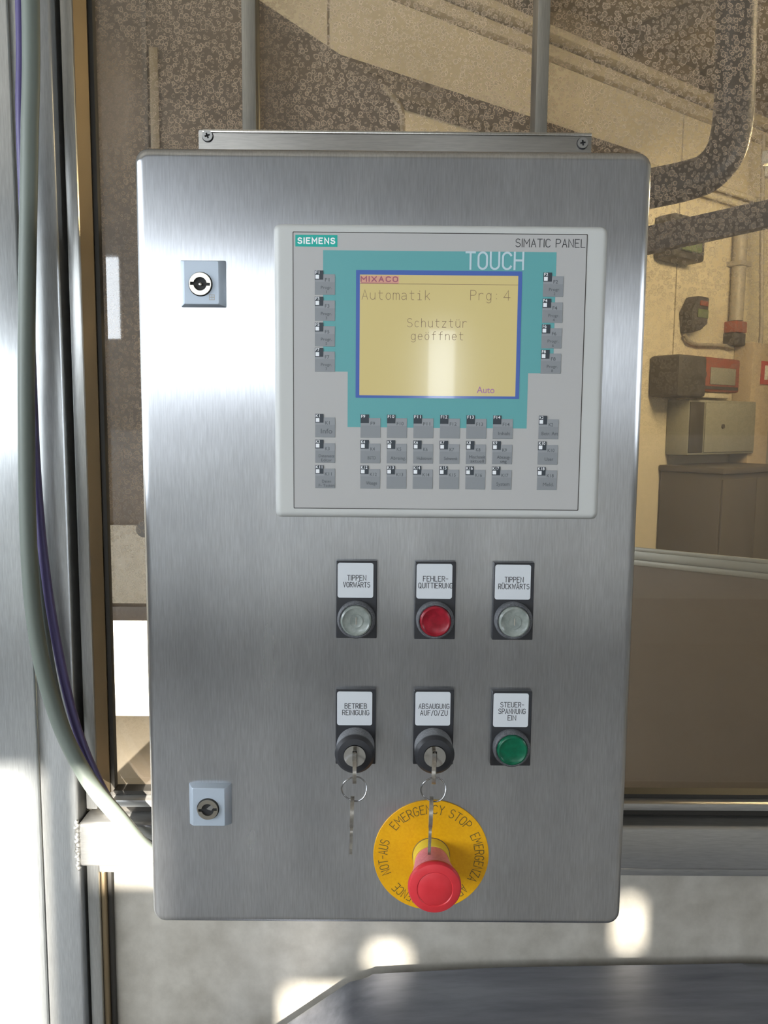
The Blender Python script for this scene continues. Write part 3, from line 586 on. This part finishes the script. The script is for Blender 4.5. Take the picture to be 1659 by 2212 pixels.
def keysw(cx, zt, cz, lines, widths, label, rot, klabels):
    t = thing('key_switch', label, 'key switch', (cx, 0, zt-.0606)); legend_holder(t, cx, zt, lines, widths)
    lathe('collar', [(.0149, -.0049), (.0149, -.0190)], cx, cz, 'collar_worn', t, 56)
    lathe('front_ring', [(.0149, -.0191), (.0153, -.0196), (.0153, -.0212), (.0130, -.0240), (.0086, -.0246), (.0084, -.0236)], cx, cz, 'black_plastic', t, 56)
    br = plate('lock_face', [circ(cx, cz, .0083, 40), rrect(cx-.0016, cx+.0016, cz-.0044, cz+.0044, .0004, 2)], -.0256, -.0240, 'chrome', t)
    lathe('lock_well', [(.0081, -.0239), (.0081, -.02395)], cx, cz, 'black_hole', br, 32)
    # key in the lock, its ring and the spare key hanging from it
    def yz(loops, th, xc, r=0, pv=(0, 0)):
        me = platem(loops, -th/2, th/2)          # local x -> -y (out of the door), z up
        me.transform(Matrix.Translation((xc, 0, 0)) @ Matrix.Rotation(r, 4, 'Z') @ Matrix(((0, 1, 0, 0), (-1, 0, 0, 0), (0, 0, 1, 0), (0, 0, 0, 1))))
        return me
    def bow(cxx, czz): return [(cxx+.0118*math.cos(a)*(1+.06*math.cos(2*a)), czz+.0108*math.sin(a)) for a in [2*math.pi*i/36 for i in range(36)]]
    k1 = thing('key', klabels[0], 'key', (cx, -.0256, cz))
    k1.rotation_euler = (0, 0, rot); ORG[k1.name] = Vector((0, 0, 0))
    # bow plane in local yz; origin at keyhole
    link('bow', yz([bow(.0145, -.003), circ(.0200, -.0085, .0022, 16)], .0028, 0), 'key_metal', k1)
    link('blade', yz([rrect(-.0008, .0034, -.0038, .0038, .0004, 2)], .0018, 0), 'key_metal', k1)
    hx, hy = cx+.0200*math.sin(rot), -.0256-.0200*math.cos(rot); hz = cz-.0085
    R_ = .0092; rc = Vector((hx-.0003, hy, hz-R_+.0012))
    props(link('key_ring', tubem([rc+Vector((R_*math.cos(a), .0016*math.sin(2*a), R_*math.sin(a))) for a in [2*math.pi*i/48 for i in range(48)]], .00055, 8, 0, closed=True), 'ring_wire'), klabels[1], 'key ring')
    k2 = thing('key', klabels[2], 'key', (rc.x-.0012, hy, rc.z-R_)); ORG[k2.name] = Vector((0, 0, 0)); k2.rotation_euler = (0, math.radians(1.5), rot*.6)
    link('bow', yz([[(.0098*math.cos(a), -.0082+.0112*math.sin(a)) for a in [2*math.pi*i/36 for i in range(36)]], circ(0, .0002, .0019, 16)], .0028, 0), 'key_metal', k2)
    link('blade', yz([[(-.0035, -.0190), (.0035, -.0190), (.0035, -.0255), (.0026, -.0275), (.0035, -.0300), (.0024, -.0325), (.0033, -.0350), (.0020, -.0405), (-.0030, -.0420), (-.0035, -.0400)]], .0022, 0), 'key_metal', k2)
keysw(-.0258, 1.1943, 1.1490, ('BETRIEB', 'REINIGUNG'), (.0170, .0207), 'black key switch under the label BETRIEB REINIGUNG', .03,
      ('flat steel key stuck in the BETRIEB REINIGUNG switch', 'thin wire ring on the BETRIEB REINIGUNG switch key', 'spare steel key hanging from the BETRIEB REINIGUNG switch ring'))
keysw(.0352, 1.1945, 1.1490, ('ABSAUGUNG', 'AUF/0/ZU'), (.0237, .0211), 'black key switch under the label ABSAUGUNG AUF/0/ZU', -.10,
      ('flat steel key stuck in the ABSAUGUNG switch', 'thin wire ring on the ABSAUGUNG switch key', 'spare steel key hanging in front of the yellow emergency stop disc'))

# ------------------------------------------------------------------ emergency stop
ex, ez, er = .0351, 1.0563, .0463
es = thing('emergency_stop', 'red mushroom emergency stop button on a yellow lettered disc', 'emergency stop', (ex, 0, ez-er))
lathe('disc', [(er, 0), (er, -.0009), (er-.0003, -.0012), (0, -.0012)], ex, ez, 'estop_yellow', es, 96)
def arc(s, a0, a1, nm):
    """capitals around the rim from angle a0 to a1 (degrees, clockwise), feet towards the centre"""
    ws = [(gwidth(c) if c != ' ' else .35)+.26 for c in s]; tot = sum(ws); pos = 0; bm = bmesh.new(); rb = .0352; cap = .0072; k = math.radians(a0-a1)*rb*1.10/tot
    for c, wd in zip(s, ws):
        if c != ' ':
            t = math.radians(a0)-(pos+wd/2)/tot*math.radians(a0-a1); ct, st = math.cos(t), math.sin(t); h = gwidth(c)*k/2
            stroke(bm, c, lambda a, b: (ex+(rb+b)*ct+(a-h)*st, -.0013, ez+(rb+b)*st-(a-h)*ct), k, cap, .00062)
        pos += wd
    me = bpy.data.meshes.new('arc'); bm.to_mesh(me); bm.free(); link(nm, me, 'disc_print', es)
arc('EMERGENCY STOP', 144, 38, 'disc_text'); arc('EMERGENZA', 29, -34, 'disc_text'); arc('NOT-AUS', 205, 160, 'disc_text'); arc("ARRET D'URGENCE", -43, -139, 'disc_text')
lathe('collar_gap', [(.0152, -.0012), (.0150, -.0016)], ex, ez, 'edge_gold', es, 56)
lathe('collar', [(.0146, -.0012), (.0146, -.0110), (.0140, -.0120)], ex, ez, 'collar_yellow', es, 56)
lathe('button_neck', [(.0134, -.0121), (.0150, -.0230), (.0178, -.0370), (.0190, -.0420)], ex, ez, 'estop_red_side', es, 64)
lathe('button_cap', [(.0192, -.0421), (.0201, -.0435), (.0200, -.0460), (.0190, -.0477), (.0168, -.0486), (.0136, -.0490), (.0130, -.0484), (.0124, -.0488), (.006, -.0495), (0, -.0496)], ex, ez, 'estop_red', es, 64)

# ------------------------------------------------------------------ cables beside the cabinet
props(tube('cable', [(-0.3236, 0.1600, 2.1100), (-0.3266, 0.1600, 1.7769), (-0.3322, 0.1600, 1.6570), (-0.3393, 0.1600, 1.5328), (-0.3453, 0.1600, 1.4040), (-0.3489, 0.1620, 1.2699), (-0.3434, 0.1630, 1.1774), (-0.3260, 0.1630, 1.1019), (-0.2991, 0.1600, 1.0457), (-0.2678, 0.1570, 1.0062), (-0.2324, 0.1500, 0.9712), (-0.1850, 0.1450, 0.9620), (-0.1550, 0.1350, 0.9600), (-0.1390, 0.1250, 0.9750), (-0.1360, 0.1230, 0.9955)], .0078, 'cable_grey', seg=18), 'thick grey-green cable curving under the cabinet', 'cable', 'cables along the steel post')
props(tube('cable', [(-0.3361, 0.1680, 2.1100), (-0.3391, 0.1680, 1.7806), (-0.3428, 0.1680, 1.6801), (-0.3466, 0.1760, 1.5783), (-0.3473, 0.1800, 1.4708), (-0.3467, 0.1800, 1.3589), (-0.3425, 0.1800, 1.2670), (-0.3332, 0.1800, 1.1822), (-0.3166, 0.1790, 1.0959), (-0.2934, 0.1770, 1.0331), (-0.2683, 0.1750, 0.9920), (-0.2387, 0.1720, 0.9653), (-0.1950, 0.1680, 0.9680), (-0.1550, 0.1600, 0.9620), (-0.1370, 0.1520, 0.9750), (-0.1340, 0.1500, 0.9955)], .0046, 'cable_purple', seg=14), 'thin purple cable running beside the grey-green one', 'cable', 'cables along the steel post')
props(tube('cable', [(-0.3456, 0.1870, 2.1100), (-0.3486, 0.1870, 1.5374), (-0.3530, 0.1870, 1.4041), (-0.3519, 0.1890, 1.2654), (-0.3461, 0.1900, 1.1697), (-0.3323, 0.1900, 1.0916), (-0.3062, 0.1890, 1.0325), (-0.2787, 0.1880, 0.9929), (-0.2427, 0.1860, 0.9607), (-0.1950, 0.1830, 0.9740), (-0.1550, 0.1780, 0.9660), (-0.1370, 0.1720, 0.9780), (-0.1340, 0.1700, 0.9955)], .0044, 'cable_grey', seg=12), 'thin grey cable tucked behind the purple one', 'cable', 'cables along the steel post')

# ------------------------------------------------------------------ dark bin below the cabinet
bn = thing('dark_bin', 'dark scuffed metal bin with sloping shoulder below the cabinet', 'bin', (.25, .1, 0))
link('lid', prismm([(-.206, .66), (-.200, .680), (-.038, .7975), (-.012, .8035), (.127, .8120), (.39, .8185), (.60, .8190), (.60, .66)], -.06, .206, .007, 4), 'bin_metal', bn)
link('tub', prismm([(-.185, .03), (-.197, .659), (.59, .659), (.57, .03)], -.05, .196, .012, 3), 'bin_metal', bn)
for x in (-.15, .52):
    for y in (-.02, .16): lathe('foot', [(.02, y-.012), (.02, y+.012)], x, .02, 'black_plastic', bn, 20)

# ------------------------------------------------------------------ inside the guarded machine
mh = thing('mixer_housing', 'dark brown mixer housing with a sloping top behind the glass', 'mixer', (-.45, 1.2, 0))
link('shell', prismm([(-.95, 1.19), (-.95, 2.63), (-.2435, 2.187), (-.02, 2.047), (.0100, 2.022), (.0300, 1.985), (.0300, 1.25), (-.02, 1.19)], 1.0, 1.5, .012, 3), 'housing_brown', mh)
link('corner_trim', tubem([(-.01, 1.004, 2.034), (.016, 1.004, 2.008), (.0265, 1.004, 1.985), (.0275, 1.004, 1.93), (.0275, 1.004, 1.80)], .006, 10, 5), 'housing_trim', mh)  # yellowish tube painted as the highlight along the rounded housing corner
box('edge_strip', (-.4513, -.4345, .994, .9995, 1.86, 2.10), 'housing_trim', mh, .002); box('seam_strip', (-.4640, -.4560, .996, .9995, 1.20, 2.30), 'joint_dark', mh)
lathe('knob', [(.016, .98), (.016, .9995)], -.478, 1.186, 'device_dark', mh, 20)
box('column', (-.80, -.70, 1.2, 1.4, 0, 1.2), 'housing_brown', mh, .004)
ir = thing('inner_rail', 'dark horizontal rail under the mixer housing', 'rail', (-.4, .9, .8005))
box('bar', (-.95, .20, .885, .915, 1.024, 1.052), 'beam_dark', ir, .003)
for x in (-.945, -.11): box('upright', (x, x+.03, .885, .915, .8005, 1.0238), 'beam_dark', ir, .002)
mt = thing('machine_table', 'beige sheet metal table inside the guarded machine', 'table', (0, .6, 0))
box('table_top', (-.95, -.05, .26, .99, .785, .80), 'table_sheet', mt, .002)
for x in (-.93, -.09):
    for y in (.28, .95): box('leg', (x, x+.03, y, y+.03, 0, .785), 'beam_dark', mt)
props(tube('exhaust_hose', [(.585, .85, 3.415), (.585, .85, 2.8), (.586, .85, 2.55), (.588, .85, 2.30), (.592, .85, 2.12), (.597, .85, 1.97), (.594, .85, 1.905), (.582, .85, 1.866), (.556, .85, 1.838), (.522, .85, 1.825), (.464, .85, 1.812), (.374, .85, 1.795), (.20, .86, 1.765), (.031, .95, 1.74)], .0335, 'hose_black', seg=24), 'thick black bent exhaust hose behind the glass', 'hose')
bd = Vector((.207, -.02, .0425)).normalized()
props(tube('brace_beam', [(.03, .965, 1.644), (.485, .90, 1.736), (.690, .88, 1.779), (1.0, .85, 1.845)], .031, 'beam_dark', n=0, seg=4), 'dark slanting brace beam behind the glass', 'beam')
gp = thing('rear_guard', 'brown rear guard panel with a pale grey top rail', 'guard panel', (.507, .98, 0), math.atan2(-.137, .193), local=True)
box('guard_sheet', (-.40, .60, .006, .014, .01, 1.127), 'guard_brown', gp); box('top_rail', (-.40, .60, 0, .03, 1.129, 1.152), 'guard_rail', gp, .003); box('rail_lip', (-.40, .60, -.008, .0, 1.122, 1.1335), 'guard_rail', gp, .002)
box('rail_bead', (-.40, .60, -.004, .0, 1.150, 1.1585), 'guard_rail', gp, .0015)
for x in (-.38, .57): box('foot', (x, x+.03, -.004, .0055, 0, 1.12), 'beam_dark', gp)

# ------------------------------------------------------------------ far wall of the hall and what hangs there (x along wall, -y towards the room)
def wthing(name, label, cat, s, z, group=None): return thing(name, label, cat, wpt(s, 0, z), WA, group, local=True)
def wbox(name, b, m, s, z, label, cat, bev=0): return props(box(name, b, m, None, bev, loc=wpt(s, 0, z), rotz=WA), label, cat)
t = wthing('wall_duct', 'dark cable duct running along the cream wall', 'duct', -1.0, 2.745)
box('trough', (-1.7, 1.25, -.09, -.001, 0, .088), 'beam_dark', t, .004); box('lid', (-1.7, 1.25, -.096, -.09, .06, .094), 'beam_dark', t, .002)
t = wthing('wall_pipe', 'pair of cream pipes under the cornice of the cream wall', 'pipe', 1.1, 2.75)
for dz in (0, .055): link('pipe', tubem([(-.72, -.05, dz), (1.6, -.05, dz)], .018, 12, 0), 'pipe_cream', t)
for x in (-.3, .4, 1.1): box('bracket', (x, x+.03, -.075, -.001, -.02, .075), 'conduit_grey', t, .002)
t = wthing('conduit', 'grey vertical conduit running down to a red switch', 'conduit', 1.325, 2.05)
link('pipe', tubem([(0, -.05, 0), (0, -.05, .70)], .042, 14, 0), 'conduit_grey', t); box('clamp', (-.06, .06, -.1, -.001, .33, .36), 'conduit_grey', t, .003)
props(tube('drop_pipe', [wpt(1.40, .12, 3.16), wpt(1.43, .12, 2.7), wpt(1.47, .12, 2.3), wpt(1.50, .12, 1.93), wpt(1.47, .10, 1.87)], .013, 'conduit_grey', seg=10), 'thin pipe dropping beside the grey conduit', 'pipe')
t = wthing('wall_switch', 'red and grey switch box below the grey conduit', 'switch', 1.333, 1.90)
box('case', (-.064, .064, -.08, -.001, 0, .075), 'device_dark', t, .006); box('cover', (-.06, .06, -.088, -.001, .076, .146), 'device_red', t, .006)
t = wthing('wall_lamp', 'grey-green bulkhead lamp below the slanting beam', 'lamp', .66, 2.33)
box('case', (-.14, .16, -.14, -.001, 0, .24), 'device_dark', t, .02); box('cover', (-.10, .10, -.16, -.141, .04, .20), 'device_green', t, .015)
t = wthing('hand_lamp', 'dark hand lamp hanging on the cream wall', 'hand lamp', .875, 1.94)
link('body', prismm([(-.06, 0), (.02, .02), (.085, .06), (.09, .215), (-.02, .215), (-.085, .12)], -.09, -.001, .01, 2), 'device_dark', t); box('lens', (-.03, .075, -.098, -.0905, .09, .14), 'device_green', t, .004); box('cap', (-.01, .07, -.096, -.0905, .16, .19), 'device_red', t, .003)
props(tube('lamp_cable', [wpt(.82, .03, 1.932), wpt(.86, .03, 1.90), wpt(.95, .03, 1.885), wpt(1.1, .03, 1.89), wpt(1.25, .03, 1.895), wpt(1.34, .03, 1.885)], .011, 'conduit_grey', seg=8), 'grey cable from the hand lamp to the switch', 'cable')
t = wthing('red_control_box', 'red control box with grey screen on the cream wall', 'control box', 1.06, 1.60)
box('case', (-.227, .227, -.12, -.001, 0, .205), 'device_red', t, .015); box('screen', (-.10, .17, -.126, -.1205, .045, .145), 'device_grey', t, .004); lathe('dial', [(.025, -.128), (.025, -.1205)], -.17, .10, 'device_dark', t, 16); box('lower_strip', (-.2, .2, -.126, -.1205, .016, .034), 'device_dark', t); box('cable_tray', (-.13, .15, -.10, -.001, -.035, -.002), 'pipe_cream', t, .008)
wbox('black_box', (-.15, .125, -.2, -.001, 0, .235), 'device_dark', .68, 1.56, 'black box hanging beside the red control box', 'box', .02)
t = wthing('wall_cabinet', 'grey-green wall cabinet below the red control box', 'cabinet', 1.08, 1.225)
box('case', (-.36, .36, -.15, -.001, 0, .325), 'device_grey', t, .008); box('door', (-.2, .345, -.158, -.1505, .015, .31), 'device_grey', t, .004); lathe('door_lock', [(.014, -.166), (.014, -.1585)], -.02, .17, 'device_dark', t, 12); box('side_panel', (-.355, -.215, -.156, -.1505, .015, .31), 'device_dark', t, .004)
t = wthing('wall_sign', 'red fire safety sign on the beige column', 'sign', 1.586, 1.662)
box('board', (-.085, .085, -.138, -.1315, 0, .146), 'sign_red', t); box('pictogram', (-.05, -.01, -.1395, -.1385, .03, .12), 'sign_white', t); box('pictogram', (.015, .05, -.1395, -.1385, .05, .12), 'sign_white', t)
wbox('wall_column', (-.115, .115, -.13, -.001, 0, 1.92), 'column_beige', 1.52, .0005, 'beige column beside the strip curtain', 'column', .006)
t = wthing('strip_curtain', 'grey strip curtain hanging beside the beige column', 'curtain', 1.95, .55)
box('curtain_rail', (-.31, .5, -.08, -.001, 1.30, 1.34), 'conduit_grey', t, .004)
for i in range(9): link('strip', prismm([(-.30+i*.085, 0), (-.225+i*.085, 0), (-.225+i*.085, 1.30), (-.30+i*.085, 1.30)], -.05-(i % 2)*.014, -.044-(i % 2)*.014), 'curtain_strip', t)
t = wthing('dark_workbench', 'dark workbench cabinet standing below the wall cabinet', 'workbench', 1.03, .0005)
box('carcass', (-.36, .36, -.40, -.01, .06, 1.13), 'desk_dark', t, .006); box('bench_top', (-.37, .37, -.42, -.005, 1.1305, 1.165), 'desk_dark', t, .006); box('plinth', (-.34, .34, -.36, -.02, 0, .0595), 'black_plastic', t)
for i in range(2): box('door', (-.35+i*.353, -.005+i*.353, -.412, -.4005, .08, 1.10), 'desk_dark', t, .004)
props(tube('floor_cable', [wpt(1.62, .15, 1.0), wpt(1.72, .22, .93), wpt(1.78, .25, .80), wpt(1.76, .25, .62), wpt(1.70, .25, .40)], .014, 'device_dark', seg=8), 'black cable looping down beside the dark workbench', 'cable')
# fluorescent luminaires
def luminaire(loc, rz, label):
    t = thing('ceiling_light', label, 'ceiling light', loc, rz, 'fluorescent ceiling lights', local=True)
    box('housing', (-.62, .62, -.06, .06, .02, .075), 'lamp_body', t, .006)
    link('tube', tubem([(-.59, 0, 0), (.59, 0, 0)], .014, 10, 0), 'tube_light', t)
    for x in (-.60, .60): box('socket', (x-.008, x+.008, -.02, .02, -.02, .02), 'lamp_body', t)
    for x in (-.4, .4): link('hanger', tubem([(x, 0, .075), (x, 0, CEIL-loc[2])], .004, 6, 0), 'lamp_body', t)
luminaire((2.17, 2.72, 2.49), math.radians(-30), 'fluorescent light glowing beside the black hose')
luminaire((2.7, 1.2, 2.95), math.radians(36), 'fluorescent light hanging near the right hall wall')  # second lamp out of view, added for more light on the far wall
